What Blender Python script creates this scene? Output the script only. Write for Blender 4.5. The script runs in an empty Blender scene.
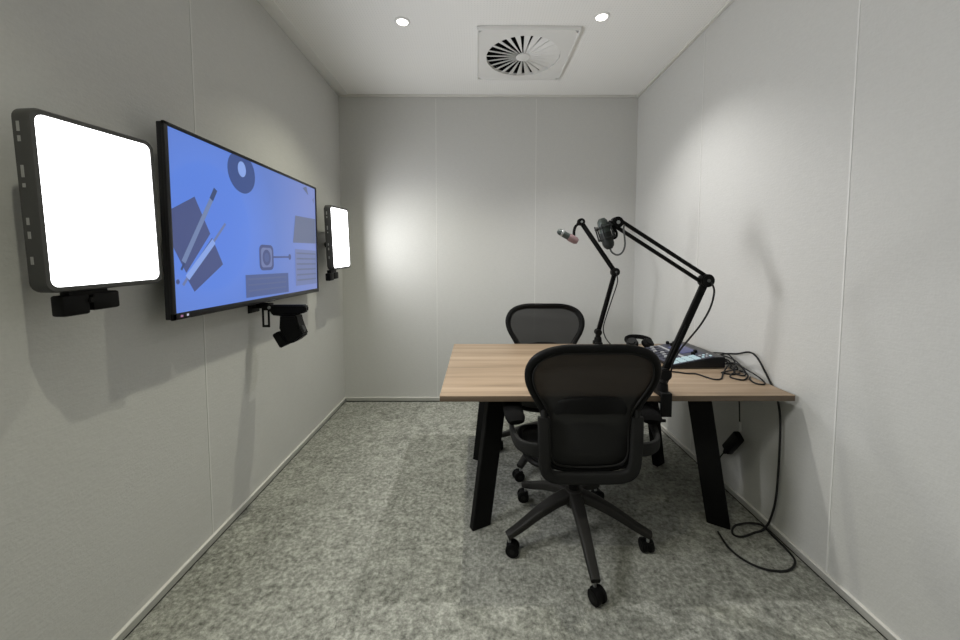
import bpy, bmesh, math, random
from mathutils import Vector, Matrix
random.seed(4)
PI = math.pi
COL = bpy.context.scene.collection
SC = bpy.context.scene

# ------------------------------------------------------------------ materials
def new_mat(name):
    m = bpy.data.materials.new(name); m.use_nodes = True
    nt = m.node_tree
    return m, nt, nt.nodes['Principled BSDF'], nt.nodes['Material Output']

def plain(name, col, rough=0.5, metal=0.0, spec=0.5, bump=0.0, bscale=200.0, mottle=0.0):
    m, nt, b, out = new_mat(name)
    b.inputs['Base Color'].default_value = (*col, 1)
    b.inputs['Roughness'].default_value = rough
    b.inputs['Metallic'].default_value = metal
    b.inputs['Specular IOR Level'].default_value = spec
    if bump or mottle:
        tc = nt.nodes.new('ShaderNodeTexCoord')
        n = nt.nodes.new('ShaderNodeTexNoise'); n.inputs['Scale'].default_value = bscale
        n.inputs['Detail'].default_value = 3
        nt.links.new(tc.outputs['Object'], n.inputs['Vector'])
        if bump:
            bp = nt.nodes.new('ShaderNodeBump'); bp.inputs['Strength'].default_value = bump
            bp.inputs['Distance'].default_value = 0.002
            nt.links.new(n.outputs['Fac'], bp.inputs['Height'])
            nt.links.new(bp.outputs['Normal'], b.inputs['Normal'])
        if mottle:
            mx = nt.nodes.new('ShaderNodeMix'); mx.data_type = 'RGBA'
            mx.inputs['A'].default_value = (*[c * (1 - mottle) for c in col], 1)
            mx.inputs['B'].default_value = (*[min(1, c * (1 + mottle)) for c in col], 1)
            nt.links.new(n.outputs['Fac'], mx.inputs['Factor'])
            nt.links.new(mx.outputs['Result'], b.inputs['Base Color'])
    return m

def emis(name, col, strength):
    m, nt, b, out = new_mat(name)
    b.inputs['Base Color'].default_value = (0.02, 0.02, 0.02, 1)
    b.inputs['Emission Color'].default_value = (*col, 1)
    b.inputs['Emission Strength'].default_value = strength
    b.inputs['Roughness'].default_value = 0.4
    return m

def fabric_wall(name, col):
    m, nt, b, out = new_mat(name)
    tc = nt.nodes.new('ShaderNodeTexCoord')
    mp = nt.nodes.new('ShaderNodeMapping'); mp.inputs['Scale'].default_value = (28, 28, 130)
    n1 = nt.nodes.new('ShaderNodeTexNoise'); n1.inputs['Scale'].default_value = 1.0; n1.inputs['Detail'].default_value = 4
    n2 = nt.nodes.new('ShaderNodeTexNoise'); n2.inputs['Scale'].default_value = 130; n2.inputs['Detail'].default_value = 2
    nt.links.new(tc.outputs['Object'], mp.inputs['Vector'])
    nt.links.new(mp.outputs['Vector'], n1.inputs['Vector'])
    nt.links.new(tc.outputs['Object'], n2.inputs['Vector'])
    ad = nt.nodes.new('ShaderNodeMath'); ad.operation = 'ADD'
    nt.links.new(n1.outputs['Fac'], ad.inputs[0]); nt.links.new(n2.outputs['Fac'], ad.inputs[1])
    rp = nt.nodes.new('ShaderNodeMapRange')
    rp.inputs['From Min'].default_value = 0.6; rp.inputs['From Max'].default_value = 1.4
    rp.inputs['To Min'].default_value = 0.965; rp.inputs['To Max'].default_value = 1.035
    nt.links.new(ad.outputs[0], rp.inputs['Value'])
    mx = nt.nodes.new('ShaderNodeVectorMath'); mx.operation = 'SCALE'
    mx.inputs[0].default_value = col
    nt.links.new(rp.outputs['Result'], mx.inputs['Scale'])
    nt.links.new(mx.outputs['Vector'], b.inputs['Base Color'])
    bp = nt.nodes.new('ShaderNodeBump'); bp.inputs['Strength'].default_value = 0.3; bp.inputs['Distance'].default_value = 0.002
    nt.links.new(ad.outputs[0], bp.inputs['Height'])
    nt.links.new(bp.outputs['Normal'], b.inputs['Normal'])
    b.inputs['Roughness'].default_value = 0.95
    b.inputs['Specular IOR Level'].default_value = 0.15
    return m

def carpet_mat():
    m, nt, b, out = new_mat('carpet')
    N, Lk = nt.nodes, nt.links
    tc = N.new('ShaderNodeTexCoord')
    # staggered carpet tiles, each with its own small tone shift
    sep = N.new('ShaderNodeSeparateXYZ'); Lk.new(tc.outputs['Object'], sep.inputs[0])
    def mth(op, a, bb=None):
        n = N.new('ShaderNodeMath'); n.operation = op
        for i, v in enumerate((a, bb)):
            if v is None: continue
            if isinstance(v, (int, float)): n.inputs[i].default_value = v
            else: Lk.new(v, n.inputs[i])
        return n.outputs[0]
    cx = mth('FLOOR', mth('DIVIDE', mth('ADD', sep.outputs['X'], 0.07), 0.46))
    cyv = mth('ADD', mth('DIVIDE', mth('ADD', sep.outputs['Y'], -1.395), 0.62), mth('MULTIPLY', cx, 0.35))
    cyf = mth('FLOOR', cyv)
    cmb = N.new('ShaderNodeCombineXYZ'); Lk.new(cx, cmb.inputs[0]); Lk.new(cyf, cmb.inputs[1])
    wn = N.new('ShaderNodeTexWhiteNoise'); Lk.new(cmb.outputs[0], wn.inputs['Vector'])
    # pile texture
    n1 = N.new('ShaderNodeTexNoise'); n1.inputs['Scale'].default_value = 52; n1.inputs['Detail'].default_value = 5; n1.inputs['Roughness'].default_value = 0.75
    n2 = N.new('ShaderNodeTexNoise'); n2.inputs['Scale'].default_value = 13; n2.inputs['Detail'].default_value = 4; n2.inputs['Roughness'].default_value = 0.7
    n2.inputs['Distortion'].default_value = 0.6
    n3 = N.new('ShaderNodeTexNoise'); n3.inputs['Scale'].default_value = 260; n3.inputs['Detail'].default_value = 2
    off = N.new('ShaderNodeVectorMath'); off.operation = 'ADD'
    wsc = N.new('ShaderNodeVectorMath'); wsc.operation = 'SCALE'; wsc.inputs['Scale'].default_value = 7
    Lk.new(wn.outputs['Color'], wsc.inputs[0]); Lk.new(tc.outputs['Object'], off.inputs[0]); Lk.new(wsc.outputs[0], off.inputs[1])
    for n in (n1, n2): Lk.new(off.outputs[0], n.inputs['Vector'])
    Lk.new(tc.outputs['Object'], n3.inputs['Vector'])
    s = mth('ADD', mth('MULTIPLY', n1.outputs['Fac'], 0.68), mth('MULTIPLY', n2.outputs['Fac'], 0.32))
    s = mth('ADD', s, mth('MULTIPLY', mth('SUBTRACT', wn.outputs['Value'], 0.5), 0.022))
    cr = N.new('ShaderNodeValToRGB')
    e = cr.color_ramp.elements
    e[0].position = 0.36; e[0].color = (0.13, 0.133, 0.115, 1)
    e[1].position = 0.64; e[1].color = (0.53, 0.535, 0.48, 1)
    x = e.new(0.49); x.color = (0.292, 0.297, 0.262, 1)
    Lk.new(s, cr.inputs['Fac']); Lk.new(cr.outputs['Color'], b.inputs['Base Color'])
    bp = N.new('ShaderNodeBump'); bp.inputs['Strength'].default_value = 0.7; bp.inputs['Distance'].default_value = 0.006
    Lk.new(mth('ADD', n3.outputs['Fac'], n1.outputs['Fac']), bp.inputs['Height']); Lk.new(bp.outputs['Normal'], b.inputs['Normal'])
    b.inputs['Roughness'].default_value = 1.0; b.inputs['Specular IOR Level'].default_value = 0.05
    return m

def ceiling_mat():
    m, nt, b, out = new_mat('perforated_ceiling')
    N, Lk = nt.nodes, nt.links
    tc = N.new('ShaderNodeTexCoord')
    v = N.new('ShaderNodeTexVoronoi'); v.feature = 'F1'; v.inputs['Scale'].default_value = 55; v.inputs['Randomness'].default_value = 0.0
    Lk.new(tc.outputs['Object'], v.inputs['Vector'])
    rp = N.new('ShaderNodeMapRange')
    rp.inputs['From Min'].default_value = 0.16; rp.inputs['From Max'].default_value = 0.24
    rp.inputs['To Min'].default_value = 0.86; rp.inputs['To Max'].default_value = 1.0
    Lk.new(v.outputs['Distance'], rp.inputs['Value'])
    mx = N.new('ShaderNodeVectorMath'); mx.operation = 'SCALE'; mx.inputs[0].default_value = (0.90, 0.90, 0.88)
    Lk.new(rp.outputs['Result'], mx.inputs['Scale']); Lk.new(mx.outputs[0], b.inputs['Base Color'])
    b.inputs['Roughness'].default_value = 0.9; b.inputs['Specular IOR Level'].default_value = 0.1
    return m

def wood_mat(name, gain=1.0):
    m, nt, b, out = new_mat(name)
    N, Lk = nt.nodes, nt.links
    tc = N.new('ShaderNodeTexCoord')
    mp = N.new('ShaderNodeMapping'); mp.inputs['Scale'].default_value = (0.9, 22, 22)
    Lk.new(tc.outputs['Object'], mp.inputs['Vector'])
    n = N.new('ShaderNodeTexNoise'); n.inputs['Scale'].default_value = 1.6; n.inputs['Detail'].default_value = 6; n.inputs['Distortion'].default_value = 0.5
    Lk.new(mp.outputs[0], n.inputs['Vector'])
    mp2 = N.new('ShaderNodeMapping'); mp2.inputs['Scale'].default_value = (0.25, 8.5, 1)
    Lk.new(tc.outputs['Object'], mp2.inputs['Vector'])
    n2 = N.new('ShaderNodeTexNoise'); n2.inputs['Scale'].default_value = 1.3; n2.inputs['Detail'].default_value = 1
    Lk.new(mp2.outputs[0], n2.inputs['Vector'])
    ad = N.new('ShaderNodeMath'); ad.operation = 'MULTIPLY_ADD'; ad.inputs[1].default_value = 0.5
    Lk.new(n.outputs['Fac'], ad.inputs[0])
    h = N.new('ShaderNodeMath'); h.operation = 'MULTIPLY'; h.inputs[1].default_value = 0.5
    Lk.new(n2.outputs['Fac'], h.inputs[0]); Lk.new(h.outputs[0], ad.inputs[2])
    cr = N.new('ShaderNodeValToRGB'); e = cr.color_ramp.elements
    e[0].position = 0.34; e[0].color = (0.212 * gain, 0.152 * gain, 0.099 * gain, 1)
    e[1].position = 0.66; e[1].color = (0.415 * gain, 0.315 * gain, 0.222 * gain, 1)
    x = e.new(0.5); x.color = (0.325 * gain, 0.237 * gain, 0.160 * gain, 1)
    Lk.new(ad.outputs[0], cr.inputs['Fac']); Lk.new(cr.outputs['Color'], b.inputs['Base Color'])
    b.inputs['Roughness'].default_value = 0.45; b.inputs['Specular IOR Level'].default_value = 0.35
    return m

def mesh_fabric(name, col, through):
    m, nt, b, out = new_mat(name)
    N, Lk = nt.nodes, nt.links
    b.inputs['Base Color'].default_value = (*col, 1); b.inputs['Roughness'].default_value = 0.65
    b.inputs['Specular IOR Level'].default_value = 0.3
    tr = N.new('ShaderNodeBsdfTransparent'); mx = N.new('ShaderNodeMixShader')
    tc = N.new('ShaderNodeTexCoord')
    w = N.new('ShaderNodeTexWave'); w.wave_type = 'BANDS'; w.bands_direction = 'Z'; w.inputs['Scale'].default_value = 60
    Lk.new(tc.outputs['Object'], w.inputs['Vector'])
    rp = N.new('ShaderNodeMapRange'); rp.inputs['To Min'].default_value = 1 - through * 1.3; rp.inputs['To Max'].default_value = 1 - through * 0.7
    Lk.new(w.outputs['Fac'], rp.inputs['Value'])
    Lk.new(rp.outputs['Result'], mx.inputs['Fac'])
    Lk.new(tr.outputs[0], mx.inputs[1]); Lk.new(b.outputs[0], mx.inputs[2]); Lk.new(mx.outputs[0], out.inputs['Surface'])
    return m

def screen_mat():
    m, nt, b, out = new_mat('screen_blue')
    N, Lk = nt.nodes, nt.links
    tc = N.new('ShaderNodeTexCoord')
    sep = N.new('ShaderNodeSeparateXYZ'); Lk.new(tc.outputs['Object'], sep.inputs[0])
    ds = N.new('ShaderNodeVectorMath'); ds.operation = 'DISTANCE'; ds.inputs[1].default_value = (0, -0.42, 0.0)
    Lk.new(tc.outputs['Object'], ds.inputs[0])
    rp = N.new('ShaderNodeMapRange'); rp.inputs['From Min'].default_value = 0.1; rp.inputs['From Max'].default_value = 1.15
    Lk.new(ds.outputs['Value'], rp.inputs['Value'])
    cr = N.new('ShaderNodeValToRGB'); e = cr.color_ramp.elements
    e[0].position = 0; e[0].color = (0.105, 0.235, 0.80, 1)
    e[1].position = 1; e[1].color = (0.22, 0.275, 0.60, 1)
    x = e.new(0.155); x.color = (0.11, 0.243, 0.80, 1)
    x = e.new(0.175); x.color = (0.122, 0.25, 0.79, 1)
    x = e.new(0.42); x.color = (0.128, 0.228, 0.64, 1)
    Lk.new(rp.outputs['Result'], cr.inputs['Fac'])
    b.inputs['Base Color'].default_value = (0.01, 0.01, 0.01, 1)
    Lk.new(cr.outputs['Color'], b.inputs['Emission Color']); b.inputs['Emission Strength'].default_value = SCREEN
    b.inputs['Roughness'].default_value = 0.35
    return m

EXPO = 0.0
PANEL = 5.0
PANEL_NEAR_W = 20.0
PANEL_FAR_W = 7.0
SPOT = 60.0
SCREEN = 0.88

WALLC = (0.578, 0.578, 0.556)
M = {}
M['wall'] = fabric_wall('wall_fabric', WALLC)
M['seam'] = plain('seam_strip', (0.74, 0.74, 0.72), 0.7, spec=0.2, mottle=0.04, bscale=30)
M['seamdark'] = plain('seam_strip_soft', (0.67, 0.67, 0.645), 0.8, spec=0.2, mottle=0.04, bscale=30)
M['carpet'] = carpet_mat()
M['ceil'] = ceiling_mat()
M['trim'] = plain('trim_paint', (0.70, 0.69, 0.65), 0.45, spec=0.4, mottle=0.03, bscale=20)
M['alu'] = plain('skirting_aluminium', (0.52, 0.52, 0.49), 0.4, metal=0.35, mottle=0.03, bscale=40)
M['gap'] = plain('skirting_gap_shade', (0.02, 0.02, 0.018), 0.9, mottle=0.1)
M['wood'] = wood_mat('oak_laminate')
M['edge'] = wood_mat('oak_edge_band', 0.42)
M['blackmetal'] = plain('black_powder_coat', (0.004, 0.004, 0.004), 0.6, spec=0.15, bump=0.15, bscale=400)
M['black'] = plain('black_plastic', (0.004, 0.004, 0.004), 0.5, spec=0.14, bump=0.1, bscale=500)
M['softblack'] = plain('black_foam', (0.005, 0.005, 0.005), 0.9, spec=0.1, bump=0.6, bscale=300)
M['graphite'] = plain('graphite_plastic', (0.013, 0.013, 0.0125), 0.6, spec=0.16, bump=0.2, bscale=500)
M['graphitebase'] = plain('graphite_base_plastic', (0.019, 0.018, 0.016), 0.5, spec=0.25, bump=0.2, bscale=500)
M['meshfab'] = mesh_fabric('chair_mesh', (0.009, 0.009, 0.009), 0.022)
M['meshfabopen'] = mesh_fabric('chair_mesh_open_weave', (0.007, 0.007, 0.007), 0.095)
M['seatfab'] = mesh_fabric('chair_seat_mesh', (0.006, 0.006, 0.006), 0.02)
M['panelbody'] = plain('panel_housing', (0.060, 0.060, 0.058), 0.5, spec=0.35, bump=0.1, bscale=400)
M['vent'] = plain('panel_vent_grey', (0.34, 0.34, 0.33), 0.5, mottle=0.05)
M['panellight'] = emis('panel_diffuser', (0.99, 0.99, 1.0), PANEL)
M['tvbody'] = plain('tv_black', (0.010, 0.010, 0.012), 0.3, spec=0.4, bump=0.02, bscale=200)
M['screen'] = screen_mat()
M['sc_dark'] = emis('screen_navy', (0.060, 0.085, 0.24), SCREEN)
M['sc_navy2'] = emis('screen_slate', (0.075, 0.115, 0.30), SCREEN)
M['sc_disc'] = emis('screen_disc', (0.035, 0.075, 0.26), SCREEN)
M['sc_pen'] = emis('screen_pen', (0.17, 0.24, 0.45), SCREEN)
M['sc_pendark'] = emis('screen_pen_tip', (0.03, 0.06, 0.18), SCREEN)
M['sc_pale'] = emis('screen_pale', (0.26, 0.40, 0.85), SCREEN)
M['sc_grey'] = emis('screen_grey', (0.125, 0.155, 0.27), SCREEN)
M['sc_grey2'] = emis('screen_grey_blue', (0.16, 0.205, 0.42), SCREEN)
M['sc_line'] = emis('screen_line', (0.10, 0.135, 0.29), SCREEN)
M['sc_white'] = emis('screen_white', (0.5, 0.5, 0.65), SCREEN)
M['sc_pink'] = emis('screen_pink', (0.35, 0.14, 0.28), SCREEN)
M['lens'] = emis('downlight_lens', (1.0, 0.97, 0.9), 6.0)
M['whitepaint'] = plain('white_steel', (0.80, 0.80, 0.78), 0.4, spec=0.4, mottle=0.02, bscale=20)
M['void'] = plain('recess_shade_black', (0.006, 0.006, 0.006), 0.9, spec=0.05, mottle=0.1)
M['cable'] = plain('cable_rubber', (0.014, 0.014, 0.014), 0.6, spec=0.25, mottle=0.1)
M['greycable'] = plain('grey_cable', (0.085, 0.088, 0.085), 0.6, spec=0.25, mottle=0.1)
M['mic'] = plain('mic_green_grey', (0.055, 0.068, 0.062), 0.4, metal=0.4, bump=0.4, bscale=500)
M['micdark'] = plain('mic_black', (0.018, 0.02, 0.019), 0.5, spec=0.3, bump=0.2, bscale=400)
M['micpink'] = plain('mic_pink_ring', (0.26, 0.17, 0.175), 0.45, metal=0.3, mottle=0.1)
M['steel'] = plain('steel', (0.45, 0.46, 0.46), 0.35, metal=0.8, mottle=0.05)
M['mixertop'] = plain('mixer_face', (0.045, 0.048, 0.070), 0.4, spec=0.4, mottle=0.1, bscale=40)
M['mixersilver'] = plain('mixer_silver', (0.42, 0.43, 0.45), 0.4, metal=0.2, mottle=0.05)
M['pad'] = emis('mixer_pad_glow', (0.52, 0.70, 0.74), 0.75)
M['mixscreen'] = emis('mixer_screen', (0.10, 0.11, 0.26), 0.6)
M['plugwhite'] = plain('plug_white', (0.55, 0.55, 0.53), 0.5, mottle=0.04)

# ------------------------------------------------------------------ mesh helpers
class MB:
    """collects shapes into one mesh"""
    def __init__(s): s.bm = bmesh.new(); s.mats = []
    def mi(s, mat):
        if mat not in s.mats: s.mats.append(mat)
        return s.mats.index(mat)
    def take(s, other, mat):
        i = s.mi(mat); vm = {}
        for v in other.verts: vm[v] = s.bm.verts.new(v.co)
        for f in other.faces:
            try: nf = s.bm.faces.new([vm[v] for v in f.verts])
            except ValueError: continue
            nf.material_index = i; nf.smooth = True
        other.free()
    def box(s, c, d, mat, bevel=0.0, rot=None, seg=2):
        b = bmesh.new(); bmesh.ops.create_cube(b, size=1)
        for v in b.verts: v.co = Vector((v.co.x * d[0], v.co.y * d[1], v.co.z * d[2]))
        if bevel: bmesh.ops.bevel(b, geom=list(b.edges), offset=bevel, segments=seg, affect='EDGES', profile=0.5)
        R = rot if rot is not None else Matrix.Identity(3)
        for v in b.verts: v.co = R @ v.co + Vector(c)
        s.take(b, mat); return s
    def cyl(s, a, b_, r1, mat, r2=None, n=20, bevel=0.0):
        a, b_ = Vector(a), Vector(b_); r2 = r1 if r2 is None else r2
        L = (b_ - a).length
        b = bmesh.new(); bmesh.ops.create_cone(b, cap_ends=True, segments=n, radius1=r1, radius2=r2, depth=L)
        if bevel:
            ed = [e for e in b.edges if all(abs(abs(v.co.z) - L / 2) < 1e-6 for v in e.verts) and abs(e.verts[0].co.z - e.verts[1].co.z) < 1e-6]
            bmesh.ops.bevel(b, geom=ed, offset=bevel, segments=2, affect='EDGES')
        q = Vector((0, 0, 1)).rotation_difference((b_ - a).normalized()).to_matrix()
        for v in b.verts: v.co = q @ v.co + (a + b_) / 2
        s.take(b, mat); return s
    def tube(s, pts, r, mat, n=10, closed=False, smooth=True, sub=6):
        P = spline(pts, sub, closed) if smooth else [Vector(p) for p in pts]
        return s.sweep(P, [(r, r)] * len(P), mat, n, closed)
    def sweep(s, P, radii, mat, n=10, closed=False, up=None, square=False):
        P = [Vector(p) for p in P]; N = len(P); b = bmesh.new(); rings = []
        prev = None
        for i in range(N):
            if closed: t = (P[(i + 1) % N] - P[i - 1]).normalized()
            else: t = (P[min(i + 1, N - 1)] - P[max(i - 1, 0)]).normalized()
            if up is not None:
                u = Vector(up); sd = t.cross(u)
                if sd.length < 1e-4: sd = prev[0] if prev else Vector((1, 0, 0))
                sd.normalize()
            elif prev is None:
                u = Vector((0, 0, 1)) if abs(t.z) < 0.9 else Vector((0, 1, 0)); sd = t.cross(u).normalized()
            else:
                sd = (prev[0] - t * prev[0].dot(t)).normalized()
            vv = sd.cross(t).normalized(); prev = (sd, vv)
            ra, rb = radii[i]; ring = []
            for k in range(n):
                th = 2 * PI * (k + (0.5 if square else 0)) / n
                c, sn = math.cos(th), math.sin(th)
                if square:   # super-ellipse section
                    c = math.copysign(abs(c) ** 0.45, c); sn = math.copysign(abs(sn) ** 0.45, sn)
                ring.append(b.verts.new(P[i] + sd * (c * ra) + vv * (sn * rb)))
            rings.append(ring)
        for i in range(N if closed else N - 1):
            A, B = rings[i], rings[(i + 1) % N]
            for k in range(n):
                b.faces.new([A[k], A[(k + 1) % n], B[(k + 1) % n], B[k]])
        if not closed:
            b.faces.new(rings[0][::-1]); b.faces.new(rings[-1])
        bmesh.ops.recalc_face_normals(b, faces=list(b.faces))
        s.take(b, mat); return s
    def lathe(s, prof, mat, n=28, axis=None, origin=(0, 0, 0)):
        b = bmesh.new(); rings = []
        for r, z in prof:
            if r < 1e-6: rings.append([b.verts.new((0, 0, z))])
            else: rings.append([b.verts.new((r * math.cos(2 * PI * k / n), r * math.sin(2 * PI * k / n), z)) for k in range(n)])
        for A, B in zip(rings, rings[1:]):
            for k in range(n):
                vs = [A[k % len(A)], A[(k + 1) % len(A)], B[(k + 1) % len(B)], B[k % len(B)]]
                u = []
                for v in vs:
                    if v not in u: u.append(v)
                if len(u) > 2:
                    try: b.faces.new(u)
                    except ValueError: pass
        bmesh.ops.recalc_face_normals(b, faces=list(b.faces))
        q = Vector((0, 0, 1)).rotation_difference(Vector(axis).normalized()).to_matrix() if axis else Matrix.Identity(3)
        for v in b.verts: v.co = q @ v.co + Vector(origin)
        s.take(b, mat); return s
    def prism(s, poly, ext, mat, bevel=0.0):
        """poly: 3D points of one face, extruded by vector ext"""
        b = bmesh.new(); A = [b.verts.new(p) for p in poly]; B = [b.verts.new(Vector(p) + Vector(ext)) for p in poly]
        b.faces.new(A[::-1]); b.faces.new(B); n = len(A)
        for k in range(n): b.faces.new([A[k], A[(k + 1) % n], B[(k + 1) % n], B[k]])
        bmesh.ops.recalc_face_normals(b, faces=list(b.faces))
        if bevel: bmesh.ops.bevel(b, geom=list(b.edges), offset=bevel, segments=2, affect='EDGES')
        s.take(b, mat); return s
    def face(s, pts, mat):
        i = s.mi(mat); f = s.bm.faces.new([s.bm.verts.new(p) for p in pts]); f.material_index = i
        return s
    def grid(s, rows, mat):
        i = s.mi(mat); R = [[s.bm.verts.new(p) for p in r] for r in rows]
        for A, B in zip(R, R[1:]):
            for k in range(len(A) - 1):
                f = s.bm.faces.new([A[k], A[k + 1], B[k + 1], B[k]]); f.material_index = i; f.smooth = True
        return s
    def build(s, name, parent=None, loc=(0, 0, 0), rot=None):
        me = bpy.data.meshes.new(name); s.bm.to_mesh(me); s.bm.free()
        for m in s.mats: me.materials.append(m)
        me.set_sharp_from_angle(angle=math.radians(38))
        o = bpy.data.objects.new(name, me); COL.objects.link(o)
        if parent: o.parent = parent
        o.location = loc
        if rot: o.rotation_euler = rot
        return o

def spline(pts, sub=6, closed=False):
    P = [Vector(p) for p in pts]; n = len(P); out = []
    rng = range(n) if closed else range(n - 1)
    for i in rng:
        if closed: a, b, c, d = P[i - 1], P[i], P[(i + 1) % n], P[(i + 2) % n]
        else: a, b, c, d = P[max(i - 1, 0)], P[i], P[i + 1], P[min(i + 2, n - 1)]
        for k in range(sub):
            t = k / sub
            out.append(0.5 * ((2 * b) + (c - a) * t + (2 * a - 5 * b + 4 * c - d) * t * t + (3 * b - a - 3 * c + d) * t ** 3))
    if not closed: out.append(P[-1].copy())
    return out

def interp(tab, x):
    for (a, fa), (b, fb) in zip(tab, tab[1:]):
        if x <= b:
            t = max(0, (x - a) / (b - a)); t = t * t * (3 - 2 * t) * 0.4 + t * 0.6
            return fa + (fb - fa) * t
    return tab[-1][1]

def tag(o, label, cat, group=None):
    o['label'] = label; o['category'] = cat
    if group: o['group'] = group
    return o
def thing(name, label, cat, loc=(0, 0, 0), rz=0.0, group=None):
    o = bpy.data.objects.new(name, None); COL.objects.link(o)
    o.location = loc; o.rotation_euler = (0, 0, rz); o.empty_display_size = 0.1
    return tag(o, label, cat, group)
def struct(o): o['kind'] = 'structure'; return o
def copy_tree(o, parent=None):
    c = o.copy(); COL.objects.link(c)
    if parent: c.parent = parent
    for ch in list(o.children): copy_tree(ch, c)
    return c

# ------------------------------------------------------------------ the room
XL, XR, YB, YF, ZC = -1.2726, 1.4720, 3.497, -1.7, 2.857
T = 0.12
struct(MB().box(((XL + XR) / 2, (YB + YF) / 2, -0.05), (XR - XL + 2 * T, YB - YF + 2 * T, 0.10), M['carpet']).build('floor'))
struct(MB().box(((XL + XR) / 2, (YB + YF) / 2, ZC + 0.05), (XR - XL + 2 * T, YB - YF + 2 * T, 0.10), M['ceil']).build('ceiling'))

def seam_x(mb, x, y, sgn, mat, w=0.007):     # vertical joint on a wall whose surface is x
    mb.box((x + sgn * 0.0005, y, ZC / 2), (0.003, w, ZC - 0.06), mat)
wl = MB().box((XL - T / 2, (YB + YF) / 2, ZC / 2), (T, YB - YF, ZC), M['wall'])
for y in (0.72, 1.72): seam_x(wl, XL, y, 1, M['seamdark'], 0.008)
struct(wl.build('wall_left'))
wr = MB().box((XR + T / 2, (YB + YF) / 2, ZC / 2), (T, YB - YF, ZC), M['wall'])
for y in (0.485, 1.485): seam_x(wr, XR, y, -1, M['seam'], 0.006)
seam_x(wr, XR, 2.49, -1, M['seamdark'], 0.006)
struct(wr.build('wall_right'))
wb = MB().box(((XL + XR) / 2, YB + T / 2, ZC / 2), (XR - XL + 2 * T, T, ZC), M['wall'])
for x in (-0.385, 0.537): wb.box((x, YB + 0.0, ZC / 2), (0.007, 0.003, ZC - 0.06), M['seamdark'])
struct(wb.build('wall_back'))
struct(MB().box(((XL + XR) / 2, YF - T / 2, ZC / 2), (XR - XL + 2 * T, T, ZC), M['wall']).build('wall_front'))

def skirting(name, c, d, gd, gc, lc, ld):
    mb = MB().box(gc, gd, M['gap']).box(c, d, M['alu'], 0.002)  # near-black base strip paints the shadow line under the raised skirting
    mb.box(lc, ld, M['trim'], 0.001)
    struct(mb.build(name))
LY, CY = YB - YF, (YB + YF) / 2
for nm, x, s in (('baseboard_left', XL, 1), ('baseboard_right', XR, -1)):
    skirting(nm, (x + s * 0.006, CY, 0.024), (0.012, LY, 0.030), (0.007, LY, 0.010), (x + s * 0.0035, CY, 0.005),
             (x + s * 0.007, CY, 0.041), (0.014, LY, 0.005))
WX, CX = XR - XL - 0.03, (XL + XR) / 2
skirting('baseboard_back', (CX, YB - 0.006, 0.024), (WX, 0.012, 0.030), (WX, 0.007, 0.010), (CX, YB - 0.0035, 0.005), (CX, YB - 0.007, 0.041), (WX, 0.014, 0.005))
# shallow shadow-gap trims where ceiling meets walls
struct(MB().box((XL + 0.045, CY, ZC - 0.0025), (0.09, LY, 0.005), M['whitepaint'], 0.002).build('trim_left'))
struct(MB().box((XR - 0.011, CY, ZC - 0.008), (0.022, LY, 0.016), M['trim'], 0.003).build('trim_right'))
struct(MB().box((CX, YB - 0.011, ZC - 0.008), (WX, 0.022, 0.016), M['trim'], 0.003).build('trim_back'))

# ------------------------------------------------------------------ ceiling fittings
def downlight(x, y, label):
    t = thing('ceiling_downlight', label, 'ceiling light', (x, y, ZC), 0, 'recessed ceiling downlights')
    MB().lathe([(0.033, -0.002), (0.036, -0.007), (0.047, -0.005), (0.050, 0.0), (0.033, 0.0)], M['whitepaint'], 32).build('trim_ring', t)
    MB().lathe([(0.0, -0.0045), (0.034, -0.0045), (0.034, -0.001), (0.0, -0.001)], M['lens'], 32).build('lens', t)
    return t
downlight(-0.475, 2.44, 'small round recessed downlight left of the square air diffuser')
downlight(0.765, 2.385, 'small round recessed downlight right of the square air diffuser')
for i, (x, y, p, tint) in enumerate(((-0.475, 2.44, 1.2, 0.80), (0.765, 2.385, 1.45, 0.97), (-0.43, 0.43, 0.95, 0.80), (0.765, 0.55, 0.1, 0.90))):
    L = bpy.data.lights.new('downlight_lamp', 'SPOT'); L.energy = SPOT * p; L.spot_size = math.radians(115); L.spot_blend = 1.0
    L.shadow_soft_size = 0.022; L.color = (1.0, 0.985, tint)
    o = bpy.data.objects.new('downlight_lamp', L); COL.objects.link(o); o.location = (x, y, ZC - 0.03)

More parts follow.
